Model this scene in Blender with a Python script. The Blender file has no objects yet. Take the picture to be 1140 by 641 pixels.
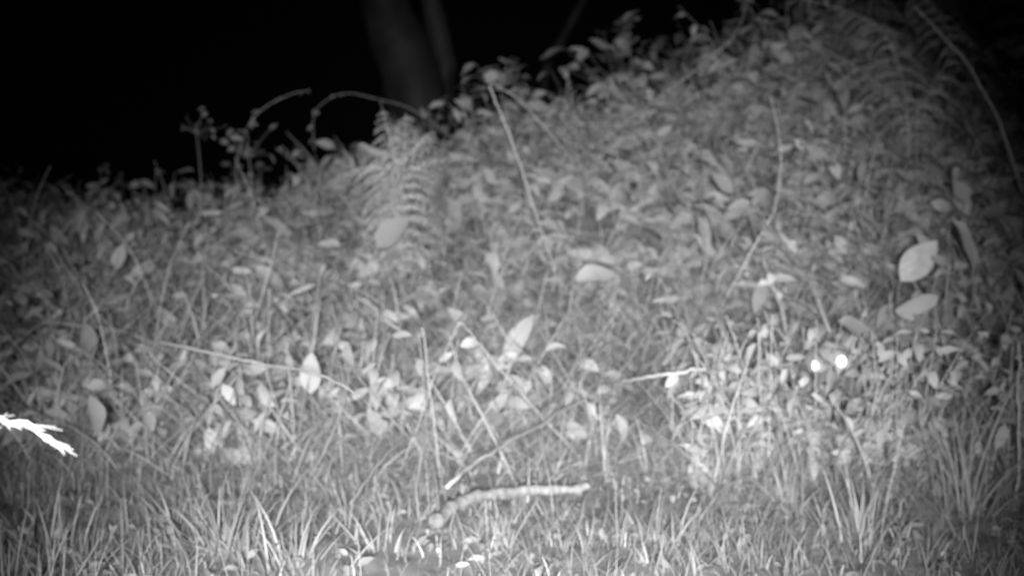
import bpy, math, numpy as np
from mathutils import Vector
rng=np.random.default_rng(11)
T=0.414; CAM=np.array([0,0,0.6]); PITCH=math.radians(4)
F=np.array([0,math.cos(PITCH),-math.sin(PITCH)]); U=np.array([0,math.sin(PITCH),math.cos(PITCH)])

# ---------------------------------------------------------------- terrain
def sstep(v): v=np.clip(v,0,1); return v*v*(3-2*v)
def bumps(x,y):
    return (0.030*np.sin(2.1*x+1.3*y+.4)+0.022*np.sin(-3.3*x+2.7*y+2)+0.014*np.sin(5.9*x+4.1*y)+0.010*np.sin(9.1*x-7.3*y+1))
def terr(x,y):
    x=np.asarray(x,float); y=np.asarray(y,float)
    t=np.clip((y-2.75)/3.5,0,1); s=0.55*t+0.45*sstep(t)
    H=0.40+0.82*sstep((x+2.0)/4.2)
    z=s*H+bumps(x,y)*(0.25+1.0*sstep((y-2.6)/1.2))
    z=z-0.09*np.clip(y-6.4,0,14)
    return z
def P(px,py,d):
    a=(px-570)/570*T; b=(320.5-py)/570*T
    v=F+np.array([1.,0,0])*a+U*b
    return CAM+v*(d/v[1])
def G(px,py,lift=0.0):
    for d in np.arange(1.6,9,0.02):
        p=P(px,py,d)
        if p[2]<terr(p[0],p[1])+lift: return d
    return 6.5

# ---------------------------------------------------------------- mesh helpers
def mesh_obj(name,verts,faces,mat,smooth=True):
    verts=np.asarray(verts,dtype=np.float32).reshape(-1,3); faces=np.asarray(faces,dtype=np.int32)
    n=len(faces); k=faces.shape[1]
    me=bpy.data.meshes.new(name)
    me.vertices.add(len(verts)); me.vertices.foreach_set('co',verts.ravel())
    me.loops.add(n*k); me.loops.foreach_set('vertex_index',faces.ravel())
    me.polygons.add(n); me.polygons.foreach_set('loop_start',np.arange(0,n*k,k,dtype=np.int32))
    me.polygons.foreach_set('loop_total',np.full(n,k,dtype=np.int32))
    me.polygons.foreach_set('use_smooth',np.full(n,smooth))
    me.update(calc_edges=True); me.validate()
    me.materials.append(mat)
    ob=bpy.data.objects.new(name,me); bpy.context.scene.collection.objects.link(ob); return ob
class Buf:
    def __init__(s): s.v=[];s.f=[];s.n=0
    def add(s,v,f):
        v=np.asarray(v).reshape(-1,3); s.v.append(v); s.f.append(np.asarray(f)+s.n); s.n+=len(v)
    def obj(s,name,mat): return mesh_obj(name,np.concatenate(s.v),np.concatenate(s.f),mat)
def grid_faces(N,A,B):
    a,b=np.meshgrid(np.arange(A-1),np.arange(B-1),indexing='ij')
    i=(a*B+b).ravel(); q=np.stack([i,i+1,i+B+1,i+B],1)
    return (q[None]+(np.arange(N)*A*B)[:,None,None]).reshape(-1,4)
def unit(v): return v/np.maximum(np.linalg.norm(v,axis=-1,keepdims=True),1e-9)
def blades(base,L,W,az,th0,bend,S=5,twist=None):
    N=len(base); t=np.linspace(0,1,S+1)
    th=th0[:,None]+bend[:,None]*t
    ds=L[:,None]/S
    h=np.zeros((N,S+1)); z=np.zeros((N,S+1))
    mid=(th[:,1:]+th[:,:-1])/2
    h[:,1:]=np.cumsum(np.sin(mid)*ds,1); z[:,1:]=np.cumsum(np.cos(mid)*ds,1)
    dx=np.cos(az)[:,None];dy=np.sin(az)[:,None]
    c=np.stack([base[:,0:1]+h*dx,base[:,1:2]+h*dy,base[:,2:3]+z],-1)
    sa=az+np.pi/2+(twist if twist is not None else 0)
    side=np.stack([np.cos(sa),np.sin(sa),np.zeros(N)],-1)[:,None,:]
    w=(W[:,None]*0.5*np.clip((1-t**2.2),0.04,1)*(0.6+0.4*np.minimum(1,t*4)))[...,None]
    v=np.stack([c-side*w,c+side*w],2)
    return v.reshape(-1,3),grid_faces(N,S+1,2)
def leaves(base,d,L,ratio,curl,fold,roll,S=6,pw=0.85):
    N=len(base); d=unit(d)
    up=np.array([0,0,1.])+0.001; s=unit(np.cross(d,np.broadcast_to(up,d.shape))); n=np.cross(s,d)
    cr,sr=np.cos(roll)[:,None],np.sin(roll)[:,None]
    s,n=s*cr+n*sr,n*cr-s*sr
    u=np.linspace(0,1,S+1)
    w=np.sin(np.pi*u**pw)**0.85; w[0]=0.03; w[-1]=0.01
    vv=np.array([-1,0,1.])
    Lx=L[:,None,None,None]
    uu=u[None,:,None,None]; wv=(w[:,None]*vv[None])[None,:,:,None]
    C=curl[:,None,None,None]; C=np.where(np.abs(C)<1e-3,1e-3,C); ang=C*uu
    along=Lx*np.sin(ang)/C; down=Lx*(1-np.cos(ang))/C
    wob=0.04*np.sin(uu*9+Lx*800)*Lx*np.abs(wv)
    r=ratio[:,None,None,None]*0.5*Lx
    pos=base[:,None,None,:]+d[:,None,None,:]*along-n[:,None,None,:]*down+s[:,None,None,:]*wv*r+n[:,None,None,:]*(np.abs(wv)*r*fold[:,None,None,None]+wob)
    return pos.reshape(-1,3),grid_faces(N,S+1,3)
def tubes(paths,rad,sides=5):
    paths=np.asarray(paths,float); rad=np.asarray(rad,float); N,K,_=paths.shape
    tan=unit(np.gradient(paths,axis=1))
    ref=np.where(np.abs(tan[...,2:3])>0.9,np.array([1.,0,0]),np.array([0,0,1.]))
    a=unit(np.cross(tan,ref)); b=np.cross(tan,a)
    ph=np.arange(sides+1)/sides*2*np.pi
    v=paths[:,:,None,:]+rad[:,:,None,None]*(a[:,:,None,:]*np.cos(ph)[None,None,:,None]+b[:,:,None,:]*np.sin(ph)[None,None,:,None])
    return v.reshape(-1,3),grid_faces(N,K,sides+1)
def spline(pts,K=24):
    pts=np.asarray(pts,float); n=len(pts)
    if n==2: 
        t=np.linspace(0,1,K)[:,None]; return pts[0]*(1-t)+pts[1]*t
    ext=np.vstack([2*pts[0]-pts[1],pts,2*pts[-1]-pts[-2]]); out=[]
    for q in np.linspace(0,n-1-1e-6,K):
        i=int(q); t=q-i; p0,p1,p2,p3=ext[i:i+4]
        out.append(0.5*((2*p1)+(-p0+p2)*t+(2*p0-5*p1+4*p2-p3)*t*t+(-p0+3*p1-3*p2+p3)*t**3))
    return np.array(out)

# ---------------------------------------------------------------- materials (near-infrared reflectances, so foliage is bright)
def veg_mat(name,lo,hi,trans=0.42,rough=0.6,scale=60,spec=0.2,vary=0.15,simple=False):
    m=bpy.data.materials.new(name); m.use_nodes=True; nt=m.node_tree; N=nt.nodes; N.clear(); L=nt.links
    out=N.new('ShaderNodeOutputMaterial'); g=N.new('ShaderNodeNewGeometry')
    mr=N.new('ShaderNodeMapRange'); mr.inputs['To Min'].default_value=lo; mr.inputs['To Max'].default_value=hi
    L.new(g.outputs['Random Per Island'],mr.inputs['Value'])
    src=mr.outputs[0]
    if not simple:
        tc=N.new('ShaderNodeTexCoord'); no=N.new('ShaderNodeTexNoise'); no.inputs['Scale'].default_value=scale; no.inputs['Detail'].default_value=2
        L.new(tc.outputs['Object'],no.inputs['Vector'])
        m2=N.new('ShaderNodeMapRange'); m2.inputs['From Min'].default_value=.3; m2.inputs['From Max'].default_value=.7; m2.inputs['To Min'].default_value=1-vary; m2.inputs['To Max'].default_value=1+vary
        L.new(no.outputs['Fac'],m2.inputs['Value'])
        mu=N.new('ShaderNodeMath'); mu.operation='MULTIPLY'; mu.use_clamp=True; L.new(mr.outputs[0],mu.inputs[0]); L.new(m2.outputs[0],mu.inputs[1]); src=mu.outputs[0]
    cb=N.new('ShaderNodeCombineColor')
    for i in range(3): L.new(src,cb.inputs[i])
    if simple: p=N.new('ShaderNodeBsdfDiffuse'); L.new(cb.outputs[0],p.inputs['Color'])
    else:
        p=N.new('ShaderNodeBsdfPrincipled'); p.inputs['Roughness'].default_value=rough; p.inputs['Specular IOR Level'].default_value=spec
        L.new(cb.outputs[0],p.inputs['Base Color'])
    if trans>0:
        tr=N.new('ShaderNodeBsdfTranslucent'); L.new(cb.outputs[0],tr.inputs['Color'])
        mx=N.new('ShaderNodeMixShader'); mx.inputs[0].default_value=trans
        L.new(p.outputs[0],mx.inputs[1]); L.new(tr.outputs[0],mx.inputs[2]); L.new(mx.outputs[0],out.inputs[0])
    else: L.new(p.outputs[0],out.inputs[0])
    return m
M_leaf=veg_mat('broad_leaf',.44,.76); M_small=veg_mat('small_leaf',.44,.72,simple=True)
M_grass=veg_mat('grass_blade',.32,.58,simple=True); M_long=veg_mat('long_grass_blade',.48,.82,simple=True)
M_herb=veg_mat('herb_leaf',.32,.50,simple=True); M_back=veg_mat('dim_painted_leaf',.16,.34,simple=True)  # M_back has the dim far light put into its darker colour
M_stem=veg_mat('green_stem',.35,.6,trans=.0,simple=True); M_dead=veg_mat('dry_stalk',.48,.66,trans=0,scale=90)
M_cane=veg_mat('cane_bark',.28,.4,trans=0,scale=90)
M_pale=veg_mat('pale_leaf',.62,.68,trans=.3,scale=40,vary=.15); M_fern=veg_mat('fern_pinna',.6,.9,simple=True)
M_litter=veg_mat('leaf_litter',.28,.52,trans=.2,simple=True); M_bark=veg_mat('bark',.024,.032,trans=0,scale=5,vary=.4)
M_branch=veg_mat('dead_wood',.32,.36,trans=0,scale=70,vary=.35); M_ground=veg_mat('soil',.28,.32,trans=0,scale=14,vary=.4,spec=.1)
M_fur=veg_mat('fox_fur',.4,.7,trans=.3,simple=True); M_skin=veg_mat('fox_undercoat',.38,.42,trans=0,scale=120)
M_nose=veg_mat('nose_leather',.04,.05,trans=0,rough=.35); M_crown=veg_mat('crown_leaf',.2,.4,simple=True)
M_eye=bpy.data.materials.new('eyeshine_emitter'); M_eye.use_nodes=True
b=M_eye.node_tree.nodes['Principled BSDF']; b.inputs['Base Color'].default_value=(.8,.8,.8,1); b.inputs['Emission Color'].default_value=(1,1,1,1); b.inputs['Emission Strength'].default_value=1.8  # emission stands in for lamp light reflected back by the eyes

# ---------------------------------------------------------------- ground
xs=np.concatenate([-np.geomspace(120,6,14),np.linspace(-5.5,5.5,150),np.geomspace(6,120,14)])
ys=np.concatenate([[-60,-20,-6,-2],np.linspace(0,9,150),np.geomspace(9.5,200,22)])
X,Y=np.meshgrid(xs,ys,indexing='ij'); Z=terr(X,Y)+rng.normal(0,.006,X.shape)*(np.abs(X)<5.6)
i,j=np.meshgrid(np.arange(len(xs)-1),np.arange(len(ys)-1),indexing='ij'); i=i.ravel();j=j.ravel();B=len(ys)
mesh_obj('ground',np.stack([X,Y,Z],-1),np.stack([i*B+j,(i+1)*B+j,(i+1)*B+j+1,i*B+j+1],1),M_ground)

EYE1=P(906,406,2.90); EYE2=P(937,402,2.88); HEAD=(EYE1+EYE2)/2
def clear_eye(p,r=0.010):
    m=np.ones(len(p),bool)
    for E in (EYE1,EYE2):
        d=(E-CAM); L=np.linalg.norm(d); d=d/L; q=p-CAM; t=np.clip(q@d,L-0.9,L+0.02)
        m&=np.linalg.norm(q-t[:,None]*d,axis=1)>r
    return m
def scatter(n,y0,y1,xpad=.5):
    y=np.sqrt(rng.uniform(y0*y0,y1*y1,n)); x=rng.uniform(-1,1,n)*(y*T+xpad); return x,y

# ---------------------------------------------------------------- grass
def add_blades(buf,x,y,L,W,th0,bend,lift=0,az=None):
    N=len(x); base=np.stack([x,y,terr(x,y)-.005+lift],-1)
    az=rng.uniform(0,2*np.pi,N) if az is None else az
    v,f=blades(base,L,W,az,th0,bend,twist=rng.normal(0,.5,N))
    vv=v.reshape(N,12,3); ok=np.ones(N,bool)
    for k in range(12): ok&=clear_eye(vv[:,k])
    for k in range(0,10,2): ok&=clear_eye((vv[:,k]+vv[:,k+2])/2)
    buf.add(vv[ok],grid_faces(ok.sum(),6,2))
B1=Buf()
n=34000; x,y=scatter(n,1.6,3.3,.35)
cl=np.sin(x*5.3+y*3)*np.sin(y*7-x*2.2)
kp=rng.uniform(0,1,n)<.8+.35*cl; x=x[kp];y=y[kp];cl=cl[kp];n=len(x)
add_blades(B1,x,y,np.clip(rng.lognormal(math.log(.048),.5,n)*(1+.4*cl),.012,.15),rng.uniform(.0013,.0036,n),rng.uniform(0,1.3,n),rng.uniform(0,1.5,n))
B1.obj('short_grass',M_grass)
B2=Buf()
def tussock(buf,cx,cy,n,Lm,Wm,spread=.05,th=.7,bend=1.0):
    az=rng.uniform(0,2*np.pi,n); r=np.abs(rng.normal(0,spread,n))
    add_blades(buf,cx+r*np.cos(az),cy+r*np.sin(az),Lm*rng.uniform(.5,1.2,n),Wm*rng.uniform(.6,1.3,n),rng.uniform(0,th,n),rng.uniform(.2,bend,n),az=az+rng.normal(0,.5,n))
BG=Buf()
for (px,py,nn,Lm) in [(250,615,60,.14),(330,635,40,.13),(210,585,30,.12),(420,615,24,.10),(960,605,50,.15),(1080,575,60,.19),(1120,490,60,.24),(1060,500,50,.22),(880,565,36,.12),(900,470,40,.13),(930,460,40,.13),(730,605,26,.1),(560,610,26,.1),(60,625,36,.12)]:
    p=P(px,py,G(px,py)); tussock(BG,p[0],p[1],nn,Lm,.0042)
BG.obj('grass_tussocks',veg_mat('tussock_blade',.38,.66,simple=True))
x,y=scatter(210,2.6,6.2,.4); kp=rng.uniform(0,1,len(x))<1.25-.3*(y-2.6); x=x[kp];y=y[kp]
for a,b_ in zip(x,y): tussock(B2,a,b_,int(rng.integers(10,24)),rng.uniform(.18,.36),rng.choice([.0035,.005,.008]),spread=.06,th=1.0,bend=2.2)
x,y=scatter(8500,2.6,6.2,.4); kp=rng.uniform(0,1,len(x))<1.1-.26*(y-2.6)-.25*sstep(x/2); x=x[kp];y=y[kp]; n=len(x)
add_blades(B2,x,y,rng.uniform(.12,.30,n),rng.uniform(.0025,.008,n),rng.uniform(.4,1.6,n),rng.uniform(.2,1.6,n),lift=rng.uniform(0,.18,n)*sstep((y-2.5)/.8))
x=rng.normal(.05,.75,4200); y=rng.uniform(2.6,3.8,4200); n=len(x); az=np.where(rng.uniform(0,1,n)<.5,0,np.pi)+rng.normal(0,.7,n)
add_blades(B2,x,y,rng.uniform(.14,.34,n),rng.uniform(.0025,.006,n),rng.uniform(.6,1.6,n),rng.uniform(-.3,1.1,n),lift=rng.uniform(0,.18,n)*sstep((y-2.5)/.6),az=az)
B2.obj('long_grass',M_long)

# ---------------------------------------------------------------- broad-leaved plants
def plants(bufL,bufS,x,y,Hs,nl,Ll,ratio,lean=.45,curl=(.2,1.3),elr=(-.9,.8),ce=.014):
    for k in range(len(x)):
        H=Hs[k]; az=rng.uniform(0,2*np.pi); ln=rng.uniform(0,lean)+ .05
        t=np.linspace(0,1,6); z0=float(terr(x[k],y[k]))
        hx=H*ln*t**1.6*1.2
        path=np.stack([x[k]+hx*np.cos(az),y[k]+hx*np.sin(az),z0+H*t*(1-.15*t*ln)],-1)
        v,f=tubes(path[None],(0.0022*(1-.6*t))[None],3)
        if clear_eye(path,.02).all(): bufS.add(v,f)
        m=int(nl); tt=np.sort(rng.uniform(.2,1,m)); 
        base=np.stack([np.interp(tt,t,path[:,c]) for c in range(3)],-1)
        la=az+np.arange(m)*2.4+rng.normal(0,.4,m); el=rng.uniform(*elr,m)
        d=np.stack([np.cos(la)*np.cos(el),np.sin(la)*np.cos(el),np.sin(el)],-1)
        L_=Ll*rng.uniform(.5,1.2,m)*(1.1-.35*tt)
        v,f=leaves(base+d*.008,d,L_,ratio*rng.uniform(.8,1.2,m),rng.uniform(*curl,m),rng.uniform(0,.5,m),rng.normal(0,.7,m),S=5)
        vv=v.reshape(m,18,3); ok=np.ones(m,bool)
        for q in range(0,18): ok&=clear_eye(vv[:,q],ce)
        if ok.any(): bufL.add(vv[ok],grid_faces(ok.sum(),6,3))
def hgt(x,y): # clumpy canopy height
    return .75+.45*np.sin(x*3.1+y*1.7+1)*np.sin(y*2.9-x*1.3)
BL=Buf();BS=Buf()
x,y=scatter(1750,2.95,7.0,.45); keep=rng.uniform(0,1,len(x))<sstep((x/(y*T)+.8)/1.2)*.8+.2; x=x[keep];y=y[keep]
u=x/(y*T); Hs=rng.uniform(.14,.38,len(x))*hgt(x,y)*(1+.5*sstep(u)*sstep((y-4)/2))
far=y>3.9
for lo,hi,Lm,ra in [(0,.45,.14,.42),(.45,.7,.09,.54),(.7,1,.18,.22)]:
    r=rng.permutation(len(x)); 
    pm=r[int(lo*len(x)):int(hi*len(x))]
    a=pm[far[pm]]; plants(BL,BS,x[a],y[a],Hs[a],7,Lm,ra)
    a=pm[~far[pm]]; plants(BL,BS,x[a],y[a],Hs[a],9,Lm*.72,ra*.92)
x=rng.uniform(-3.1,3.3,200); y=rng.uniform(5.3,6.9,200); Hs=rng.uniform(.22,.5,200)*(1+.5*sstep((x)/2.5))*(.8+.2*sstep((x+1)/2))
plants(BL,BS,x,y,Hs,9,.13,.42,lean=.6)
BL.obj('broadleaf_undergrowth',M_leaf); 
BL=Buf()
x,y=scatter(1900,2.75,7.0,.45); keep=rng.uniform(0,1,len(x))<1-.65*sstep((x/(y*T)+.5)/1.2); x=x[keep];y=y[keep]
plants(BL,BS,x,y,rng.uniform(.10,.32,len(x))*hgt(x,y+2),9,.078,.40)
BL.obj('small_leaf_undergrowth',M_small)
BL=Buf()
x,y=scatter(260,1.7,3.0,.3); plants(BL,BS,x,y,rng.uniform(.02,.05,len(x)),4,.03,.45)
BL.obj('low_herbs',M_herb)
# thicket behind the crest, rising to the right; dimness put into its leaf colour
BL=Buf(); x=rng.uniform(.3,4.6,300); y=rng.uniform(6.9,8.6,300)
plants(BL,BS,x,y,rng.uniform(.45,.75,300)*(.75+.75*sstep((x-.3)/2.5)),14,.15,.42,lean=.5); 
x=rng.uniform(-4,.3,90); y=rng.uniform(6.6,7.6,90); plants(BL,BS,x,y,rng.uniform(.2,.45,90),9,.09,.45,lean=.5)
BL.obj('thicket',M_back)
BS.obj('herb_stems',M_stem)
LB=Buf(); n=4500; x,y=scatter(n,1.8,6.5); el=rng.normal(0,.25,n); az=rng.uniform(0,6.28,n)
v,f=leaves(np.stack([x,y,terr(x,y)+rng.uniform(.004,.02,n)],-1),np.stack([np.cos(az),np.sin(az),el],-1),rng.uniform(.015,.042,n),rng.uniform(.3,.5,n),rng.uniform(-.5,1.2,n),rng.uniform(0,.6,n),rng.normal(0,.4,n),S=4)
LB.add(v,f); LB.obj('leaf_litter',M_litter)

# ---------------------------------------------------------------- ferns
def frond(bl,bs,pts,plen,npin=20,droop=.5,wid=.35,side_hint=None):
    K=npin; c=spline(pts,K+4); tan=unit(np.gradient(c,axis=0))
    bs.add(*tubes(c[None],np.linspace(.0028,.0008,len(c))[None],4))
    for k in range(3,K+3):
        t=(k-3)/K; Lp=plen*(1-t)**.8*min(1,.45+t*3)+.008
        s=unit(np.cross(tan[k],np.array([0,0,1.]))) if side_hint is None else unit(np.asarray(side_hint,float))
        for sg in (-1,1):
            d=unit(s*sg+tan[k]*.35+np.array([0,0,-.15])+rng.normal(0,.07,3))
            m=max(4,int(Lp/.009)); q=np.linspace(.03,.97,m)
            pc=c[k]+d*(q*Lp)[:,None]+np.array([0,0,-1])*(droop*Lp*q**2)[:,None]
            bs.add(*tubes(pc[None],np.full((1,m),.0008),3))
            w=Lp*wid*(1-q)**.7*.5+.003
            pd=unit(tan[k]-d*np.dot(tan[k],d))
            for s2 in (-1,1):
                dd=unit(pd[None]*s2+d[None]*.35+rng.normal(0,.08,(m,3)))
                v,f=leaves(pc,dd,w*1.0,.0075/np.maximum(w,.004),np.full(m,.3),np.full(m,.1),rng.normal(0,.15,m),S=2,pw=.6)
                bl.add(v,f)
def fern(name,fr,mat=None):
    bl=Buf();bs=Buf()
    for a in fr: frond(bl,bs,**a)
    e=bpy.data.objects.new(name,None); bpy.context.scene.collection.objects.link(e)
    o=bl.obj(name+'_pinnae',mat or M_fern); o.parent=e; o=bs.obj(name+'_rachis',M_stem); o.parent=e
d0=G(440,235,.3)-.2
fr=[]
for (tx,ty,pl,dr) in [(425,120,.16,.6),(452,126,.17,.8),(480,146,.17,.9),(400,158,.13,.6),(376,195,.13,.6),(510,175,.14,.9)]:
    base=P(448,260,d0); base[2]=terr(base[0],base[1]); dd=d0+rng.uniform(-.12,.12)
    mid=(P(448+(tx-448)*.25,195,dd)); fr.append(dict(pts=[base,mid,P(tx,ty,dd)],plen=pl,npin=20,droop=dr,wid=.2,side_hint=(1,rng.uniform(-.7,.7),.15)))
fern('fern',fr)
fr=[]
d1=4.6
for pts,pl in [([(1010,130),(960,80),(900,50),(838,62)],.18),([(1010,120),(990,45),(950,15),(880,-5)],.18),([(1030,120),(1060,50),(1030,0),(1000,-30)],.18),([(1020,120),(1090,60),(1140,40),(1190,60)],.18),([(1030,150),(1000,165),(970,185)],.10)]:
    pp=[P(a,b_,d1+rng.uniform(-.1,.1)) for a,b_ in pts]; g=pp[0].copy(); g[2]=terr(g[0],g[1]); fr.append(dict(pts=[g]+pp,plen=pl,npin=16,droop=.6))
fern('fern',fr)
fr=[]
for k in range(12):
    bx=rng.uniform(1.2,3.1); by=rng.uniform(5.6,6.8); g=np.array([bx,by,float(terr(bx,by))]); a=rng.uniform(0,6.28); h=rng.uniform(.35,.7)
    fr.append(dict(pts=[g,g+[.1*np.cos(a),.1*np.sin(a),h*.7],g+[.35*np.cos(a),.35*np.sin(a),h],g+[.65*np.cos(a),.5*np.sin(a),h*.85]],plen=.16,npin=16,droop=.5))
fern('bracken',fr)

# ---------------------------------------------------------------- stalks and twigs
def stalk(name,pts,lift=.26,r0=.0035,r1=.0015,mat=None,root=True,d=None,K=40,lf=0):
    D=d if d else G(pts[-1][0],pts[-1][1],lift)
    pp=[P(p[0],p[1],D-(p[2] if len(p)>2 else 0)) for p in pts]
    if root:
        last=pp[-1]; dv=unit(pp[-1]-pp[-2]); dv[2]=min(dv[2],-.35); dv=dv+np.array([0,.25,0])
        g=last.copy()
        for q in range(200):
            g=g+dv*.006
            if g[2]<terr(g[0],g[1])-.01: break
        pp.append(g)
    c=spline(pp,K); w=np.cumsum(rng.normal(0,.0010,(K,3)),0); c[1:-1]+=w[1:-1]-np.linspace(0,1,K)[1:-1,None]*w[-1]
    bf=Buf(); bf.add(*tubes(c[None],np.linspace(r1,r0,K)[None]*.62,6))
    if lf:
        ii=rng.integers(0,int(K*.7),lf); a=rng.uniform(0,6.28,lf)
        bf.add(*leaves(c[ii],np.stack([np.cos(a),np.sin(a),rng.uniform(-1,.3,lf)],-1),rng.uniform(.02,.045,lf),np.full(lf,.5),np.full(lf,.6),np.full(lf,.3),rng.normal(0,.5,lf)))
    return bf.obj(name,mat or M_dead),c
stalk('dry_stalk',[(545,95),(560,130),(580,185),(600,246)],r0=.006,r1=.0035,lift=.32)
stalk('dry_stalk',[(540,90),(575,110),(612,150)],r0=.004,r1=.003,lift=.34)
stalk('dry_stalk',[(470,365),(476,430),(486,505)],r0=.0032,r1=.0018,lift=.07,mat=M_dead)
stalk('dry_stalk',[(512,358),(490,400),(472,450)],r0=.0028,r1=.0018,lift=.17)
stalk('dry_stalk',[(512,358),(545,392),(585,440)],r0=.0028,r1=.0018,lift=.17)
stalk('dry_stalk',[(500,380),(515,420),(532,450)],r0=.0026,lift=.16)
stalk('dry_stalk',[(262,175),(280,215),(292,262)],r0=.0035)
stalk('dry_stalk',[(858,108),(868,170),(860,230),(838,275)],r0=.0045,lift=.31)
stalk('dry_stalk',[(915,75),(938,115),(940,150)],r0=.004,lift=.3)
stalk('dry_stalk',[(735,345),(770,372),(800,392)],r0=.0026,lift=.2)
stalk('dry_stalk',[(1018,8),(1048,40),(1078,72),(1100,110),(1117,148)],r0=.008,r1=.004,lift=.36)
stalk('dry_stalk',[(832,0),(822,30),(800,60),(760,90)],r0=.004,lift=.35,mat=M_stem)
stalk('dry_stalk',[(1135,380),(1134,440),(1136,520)],r0=.006,lift=.08)
BT=Buf()
for k in range(330):
    x,y=scatter(1,2.9,6.2); x=x[0];y=y[0]; z=float(terr(x,y)); L=rng.uniform(.2,.42); a=rng.uniform(0,6.28); ln=rng.uniform(.3,1.4)
    h=L*math.cos(ln); s=L*math.sin(ln); g=np.array([x,y,z+.06]); c=spline([g,g+[s*.45*math.cos(a),s*.45*math.sin(a),h*.6+.03],g+[s*math.cos(a),s*math.sin(a),h+.02]],10)
    if clear_eye(c,.02).all(): BT.add(*tubes(c[None],np.linspace(.0019,.0009,10)[None]*rng.uniform(.7,1.3),4))
BT.obj('dry_grass_stalks',M_dead)
stalk('bramble_cane',[(350,168),(349,130),(362,112),(385,104),(420,110),(460,122),(500,150)],lift=.25,r0=.0040,r1=.0022,mat=M_cane,lf=9)
stalk('bramble_cane',[(345,100),(320,106),(292,122),(272,148),(262,190),(268,215)],lift=.25,r0=.0040,r1=.0022,mat=M_cane,lf=10)
def leafset(name,lst,mat):
    bf=Buf()
    for (px,py,px2,py2,ra,D,cu) in lst:
        a=P(px,py,D); b_=P(px2,py2,D-.015); dv=b_-a; L=np.linalg.norm(dv)
        s=unit(np.cross(unit(dv),np.array([0,0,1.])));nn=np.cross(s,unit(dv))
        w=unit(np.cross(unit(dv),np.array([.4,-1,.5]))); roll=math.atan2(np.dot(w,nn),np.dot(w,s))+.35
        v,f=leaves(a[None],dv[None],np.array([L]),np.array([ra]),np.array([cu]),np.array([.35]),np.array([roll]),S=10)
        bf.add(v,f)
        g=a+np.array([.01,.05,0]); g[2]=terr(g[0],g[1]); bf.add(*tubes(spline([g,a+[0,.02,-.03],a],8)[None],np.full((1,8),.0012),4))
    return bf.obj(name,mat)
def cluster(name,px,py,R,n,D,Lm,mat,root=(0,60)):
    bf=Buf(); c=P(px,py,D); p=c+rng.normal(0,1,(n,3))*R*np.array([1,.6,.8]); el=rng.uniform(-.6,.8,n); a=rng.uniform(0,6.28,n)
    v,f=leaves(p,np.stack([np.cos(a),np.sin(a),el],-1),Lm*rng.uniform(.6,1.2,n),rng.uniform(.4,.7,n),rng.uniform(0,.8,n),rng.uniform(0,.4,n),rng.normal(0,.5,n)); bf.add(v,f)
    e=bpy.data.objects.new(name,None); bpy.context.scene.collection.objects.link(e); o=bf.obj(name+'_leaves',mat); o.parent=e
    bs=Buf(); g=P(px+root[0],py+root[1],D); g[2]=terr(g[0],g[1]); main=spline([g,(g+c)/2+[.02,0,.02],c],10); bs.add(*tubes(main[None],np.linspace(.0025,.0012,10)[None],5))
    for q in p: bs.add(*tubes(spline([c+[0,0,-R*.8],q],5)[None],np.full((1,5),.0009),4))
    o=bs.obj(name+'_stems',M_cane); o.parent=e
cluster('bramble_plant',218,138,.05,12,5.4,.035,M_herb)
cluster('bramble_plant',275,160,.06,14,5.2,.05,M_herb)
cluster('bramble_plant',555,88,.06,20,5.3,.075,M_herb,root=(8,60))
cluster('sapling',700,40,.10,14,6.3,.10,M_herb)
cluster('sapling',690,80,.14,24,6.2,.12,M_small)
cluster('sapling',800,75,.13,26,6.0,.13,M_small)
cluster('sapling',1080,40,.2,30,6.3,.14,M_small)
cluster('sapling',960,20,.2,30,6.6,.14,M_small)
Ld=lambda px,py,l=.27:G(px,py,l)-.03
leafset('pale_leaf',[(1003,313,1044,266,.55,Ld(1020,290),.3)],M_pale)
leafset('strap_leaf',[(346,438,345,392,.5,Ld(345,410,.22),.7),(420,275,452,238,.6,Ld(435,258,.32),.6),(562,400,592,346,.36,Ld(575,370,.22),.8),(640,312,690,292,.45,Ld(665,300,.28),1.0),(932,358,978,370,.6,2.83,.7),(1060,245,1110,310,.42,Ld(1080,280,.32),.8),(1130,300,1150,330,.6,Ld(1130,310),.5),(1045,330,1000,350,.4,Ld(1030,340),.8),(540,285,560,310,.5,Ld(550,300,.3),.8),(815,215,795,190,.5,Ld(800,200,.3),.7),(1075,225,1065,200,.7,Ld(1070,210,.3),.6),(130,300,135,270,.5,Ld(130,285),.6)],M_small)
leafset('strap_leaf',[(100,440,120,485,.4,Ld(110,470,.15),.9),(95,360,105,395,.5,Ld(100,380,.2),.9)],M_herb)
def lying(pts,lift,r0,r1,knots=0,K=40):
    pp=[P(p[0],p[1],G(p[0],p[1],lift)) for p in pts]
    c=spline(pp,K); w=np.cumsum(rng.normal(0,.0012,(K,3)),0); c+=w-np.linspace(0,1,K)[:,None]*w[-1]
    r=np.linspace(r0,r1,K)*(1+rng.normal(0,.1,K)*(knots>0)); bf=Buf(); bf.add(*tubes(c[None],r[None],9)); return bf,c
bf,c=lying([(486,580),(520,562),(565,552),(610,545),(655,541)],.028,.014,.009,1)
bf.obj('fallen_branch',M_branch)
bf,c=lying([(498,541),(540,508),(600,470),(650,445)],.17,.0042,.0032); bf.obj('dead_twig',M_pale)
bf,c=lying([(675,435),(700,422),(740,413),(785,411)],.25,.0042,.0032); bf.obj('dead_twig',M_pale)
bf,c=lying([(180,380),(240,393),(300,406),(350,418),(400,440)],.28,.0030,.0022); bf.obj('dead_twig',M_dead)
bf,c=lying([(390,560),(430,510),(480,470),(530,430)],.10,.003,.002); bf.obj('dead_twig',M_dead)

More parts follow.
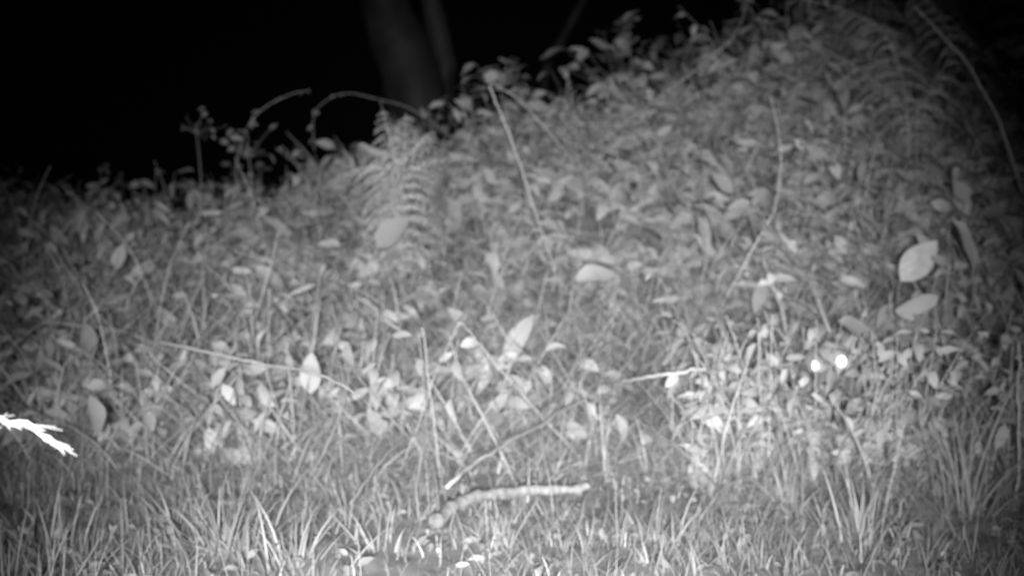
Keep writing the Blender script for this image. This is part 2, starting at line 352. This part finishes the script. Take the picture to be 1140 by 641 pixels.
# ---------------------------------------------------------------- near grass spray
bf=Buf(); D=.80
e0=P(-60,455,D); g=np.array([e0[0]-.1,D+.02,float(terr(e0[0]-.1,D))])
c=spline([g,g+[.01,0,.3],P(-90,440,D),P(-40,458,D),P(5,468,D),P(40,478,D)],30)
bf.add(*tubes(c[None],np.linspace(.0012,.0005,30)[None],6))
for (a,b_) in [((-12,464),(12,471)),((0,466),(30,476)),((5,469),(58,475)),((36,478),(80,503)),((42,482),(68,497)),((38,480),(74,496)),((-30,462),(-2,476)),((-10,468),(10,461))]:
    A=P(*a,D);Bp=P(*b_,D-.01);dv=Bp-A
    v,f=leaves(A[None],dv[None],np.array([np.linalg.norm(dv)]),np.array([.12]),np.array([.3]),np.array([.3]),np.array([1.2])); bf.add(v,f)
    for q in range(2):
        bf.add(*tubes(spline([A,A+dv*.6,A+dv*rng.uniform(1.0,1.15)+rng.normal(0,.0015,3)],6)[None],np.full((1,6),.0003),4))
bf.obj('grass_seed_head',M_pale)

# ---------------------------------------------------------------- trees
def tree(name,stems,crown):
    e=bpy.data.objects.new(name,None); bpy.context.scene.collection.objects.link(e); bf=Buf()
    for pts,r0,r1 in stems:
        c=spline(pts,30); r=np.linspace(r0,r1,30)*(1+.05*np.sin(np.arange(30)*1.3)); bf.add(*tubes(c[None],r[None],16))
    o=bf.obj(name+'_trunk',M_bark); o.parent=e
    bl=Buf(); cc=np.array(crown,float); n=2500; q=rng.normal(0,1,(30,3))*np.array([1.4,1.4,.9])+cc
    p=q[rng.integers(0,30,n)]+rng.normal(0,.3,(n,3)); d=rng.normal(0,1,(n,3))
    v,f=leaves(p,d,rng.uniform(.07,.13,n),np.full(n,.6),rng.uniform(0,.6,n),np.full(n,.2),rng.normal(0,.5,n),S=3); bl.add(v,f)
    o=bl.obj(name+'_crown',M_crown); o.parent=e
    bb=Buf()
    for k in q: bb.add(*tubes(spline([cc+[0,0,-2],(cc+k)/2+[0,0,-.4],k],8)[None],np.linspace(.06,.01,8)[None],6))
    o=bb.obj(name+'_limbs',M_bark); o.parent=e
D=8.6; gb=P(468,150,D); gb[2]=terr(gb[0],gb[1])-.1
tree('tree',[([gb,P(465,120,D),P(448,60,D),P(428,0,D),P(415,-90,D),P(430,-400,D),P(440,-700,D)],.25,.10),
 ([gb+[.12,0,0],P(492,110,D),P(495,70,D),P(482,10,D),P(472,-60,D),P(500,-300,D)],.10,.06)],P(440,-750,D))
D=11; g2=P(600,130,D); g2[2]=terr(g2[0],g2[1])-.1
tree('tree',[([g2,P(606,90,D),P(625,45,D),P(652,-5,D),P(690,-90,D),P(720,-300,D)],.05,.04)],P(720,-500,D))

# ---------------------------------------------------------------- fox
def loft(rings,K=16):
    ph=np.arange(K+1)/K*2*np.pi
    v=np.array([[c+w*math.cos(a)+h*math.sin(a) for a in ph] for c,w,h in rings]); return v.reshape(-1,3),grid_faces(1,len(rings),K+1)
fox=bpy.data.objects.new('fox',None); bpy.context.scene.collection.objects.link(fox)
yaw=math.radians(18)
fw=unit(np.array([-math.sin(yaw),-math.cos(yaw),-.12])); rt=unit(np.cross(fw,np.array([0,0,1.]))); upv=np.cross(rt,fw)
O=HEAD-fw*.036-upv*.012
H=Buf()
R=[(-.085,.01,.01,-.01),(-.075,.035,.035,-.005),(-.05,.052,.05,0),(-.015,.060,.050,0),(.01,.054,.044,-.002),(.03,.040,.034,-.008),(.05,.027,.025,-.016),(.075,.020,.019,-.022),(.10,.016,.016,-.025),(.115,.011,.012,-.026),(.12,.003,.003,-.025)]
H.add(*loft([(O+fw*a+upv*z,rt*w,upv*h) for a,w,h,z in R]))
bodydir=unit(np.array([.62,.78,0])); 
def ear(s):
    b0=O-fw*.03+rt*s*.038+upv*.030
    return [(b0+upv*(t*.045)+rt*s*(.028*t)-fw*(.035*t),rt*(.022*(1-t)**.8+.001),fw*(.010*(1-t)+.001)) for t in np.linspace(0,1,7)]
for s in(-1,1): H.add(*loft(ear(s),10))
neck=O-fw*.06
S0=neck+np.array([.10,.12,-.03]); 
body=[neck+[0,0,0],(neck+S0)/2+[0,0,-.005],S0,S0+bodydir*.12,S0+bodydir*.26+[0,0,.03],S0+bodydir*.40+[0,0,.06],S0+bodydir*.48+[0,0,.07]]
bc=spline(body,20); br=np.interp(np.linspace(0,6,20),[0,1,2,3,4,5,6],[.05,.06,.085,.095,.085,.085,.03])
tn=unit(np.gradient(bc,axis=0)); H.add(*loft([(c,unit(np.cross(t_,[0,0,1.]))*r*.8,np.array([0,0,1.])*r) for c,t_,r in zip(bc,tn,br)]))
sd=unit(np.cross(bodydir,[0,0,1.]))
for s in(-1,1):
    a=S0+bodydir*.03+sd*s*.05+[0,0,-.03]; g=a-bodydir*.02; g[2]=terr(g[0],g[1])+.012
    H.add(*tubes(spline([a,(a+g)/2+bodydir*.02,g+[0,0,.03],g-bodydir*.035],14)[None],np.linspace(.035,.014,14)[None],10))
    a=S0+bodydir*.40+sd*s*.055+[0,0,.04]; g=a+bodydir*.0; g[2]=terr(g[0],g[1])+.014; h=a[2]-g[2]
    H.add(*tubes(spline([a,a-bodydir*.05+[0,0,-h*.45],g+bodydir*.06+[0,0,h*.33],g+bodydir*.02,g-bodydir*.05],16)[None],np.linspace(.055,.014,16)[None],10))
tl=bc[-1]; tc=spline([tl,tl+bodydir*.12+[0,0,-.05],tl+bodydir*.28+[0.05,0,-.08],tl+bodydir*.40+[.1,0,-.02]],18)
H.add(*tubes(tc[None],(np.interp(np.linspace(0,1,18),[0,.25,.7,1],[.02,.045,.05,.004]))[None],10))
ho=H.obj('fox_body',M_skin); ho.parent=fox
V=np.concatenate(H.v);Fq=np.concatenate(H.f)
a,b_,c_,d_=[V[Fq[:,k]] for k in range(4)]; nrm=np.cross(c_-a,d_-b_); area=np.linalg.norm(nrm,axis=1); nrm=unit(nrm)
n=22000; pick=rng.choice(len(Fq),n,p=area/area.sum()); u,w=rng.uniform(0,1,(2,n,1))
pp=(a[pick]*(1-u)+b_[pick]*u)*(1-w)+(d_[pick]*(1-u)+c_[pick]*u)*w
cen=np.concatenate([bc,O[None],(O+fw*.06-upv*.015)[None],(O+fw*.1-upv*.02)[None]]); near=cen[np.argmin(((pp[:,None]-cen[None])**2).sum(-1),1)]
nn=nrm[pick]; nn*=np.sign(((pp-near)*nn).sum(1))[:,None]
ishead=(pp-O)@fw>-.06
back=np.where(ishead[:,None],-fw,bodydir)
Ls=np.where((pp-O)@fw>.03,.006,np.where(ishead,.013,.028))*rng.uniform(.6,1.3,n)
dd=unit(nn*.5+back*.9+rng.normal(0,.2,(n,3)))
v,f=leaves(pp-nn*.001,dd,Ls,np.full(n,.09),np.full(n,.3),np.zeros(n),rng.normal(0,.6,n),S=2)
ok=np.ones(n,bool); v3=v.reshape(n,9,3)
for k in range(9): ok&=clear_eye(v3[:,k],.011)
mesh_obj('fox_fur',v3[ok],grid_faces(ok.sum(),3,3),M_fur).parent=fox
def ball(name,c,rx,ry,rz,mat):
    th=np.linspace(0,np.pi,13); rings=[(c+np.array([0,0,1.])*rz*math.cos(t),np.array([1.,0,0])*rx*max(math.sin(t),.01),np.array([0,1.,0])*ry*max(math.sin(t),.01)) for t in th]
    v,f=loft(rings,18); o=mesh_obj(name,v,f,mat); o.parent=fox
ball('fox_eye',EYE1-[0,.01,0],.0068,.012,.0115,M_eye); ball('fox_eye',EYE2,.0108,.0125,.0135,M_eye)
ball('fox_nose',O+fw*.119-upv*.019,.010,.008,.008,M_nose)
# growth the fox is hiding behind
BF=Buf(); n=800; x=rng.uniform(HEAD[0]-.35,HEAD[0]+.45,n); y=rng.uniform(2.5,2.77,n)
add_blades(BF,x,y,rng.uniform(.16,.38,n),rng.uniform(.003,.006,n),rng.uniform(.1,1.2,n),rng.uniform(.3,1.9,n)); BF.obj('grass_tuft',M_small)
BL=Buf();BS=Buf(); n=120; x=rng.uniform(HEAD[0]-.38,HEAD[0]+.45,n); y=rng.uniform(2.55,2.78,n)
plants(BL,BS,x,y,rng.uniform(.12,.38,n),9,.058,.4,lean=.4,ce=.010); o=BL.obj('nettle_leaves',M_small); o2=BS.obj('nettle_stems',M_stem)
e=bpy.data.objects.new('nettle',None); bpy.context.scene.collection.objects.link(e); o.parent=e;o2.parent=e

# ---------------------------------------------------------------- night sky, infrared lamp, camera
sc=bpy.context.scene
w=bpy.data.worlds.new('World'); sc.world=w; w.use_nodes=True; nt=w.node_tree
sky=nt.nodes.new('ShaderNodeTexSky'); sky.sky_type='NISHITA'; sky.sun_disc=False; sky.sun_elevation=math.radians(2)
bw=nt.nodes.new('ShaderNodeRGBToBW'); nt.links.new(sky.outputs[0],bw.inputs[0]); nt.links.new(bw.outputs[0],nt.nodes['Background'].inputs['Color']); nt.nodes['Background'].inputs['Strength'].default_value=.00008
ld=bpy.data.lights.new('infrared_illuminator','SPOT'); ld.energy=1050; ld.spot_size=math.radians(46); ld.spot_blend=1; ld.shadow_soft_size=.06; ld.color=(1,1,1)
lo=bpy.data.objects.new('infrared_illuminator',ld); sc.collection.objects.link(lo); lo.location=(0.0,-.4,.64)
tgt=P(560,355,3.2); lo.rotation_euler=(Vector(tgt)-lo.location).to_track_quat('-Z','Y').to_euler()
cd=bpy.data.cameras.new('camera'); cd.sensor_width=36; cd.lens=18/T; cd.clip_end=500; cd.clip_start=.02
cd.dof.use_dof=True; cd.dof.focus_distance=1.2; cd.dof.aperture_fstop=6
co=bpy.data.objects.new('camera',cd); sc.collection.objects.link(co); co.location=CAM; co.rotation_euler=(math.radians(90)-PITCH,0,0); sc.camera=co
sc.view_settings.view_transform='Standard'; sc.view_settings.look='None'; sc.view_settings.exposure=0
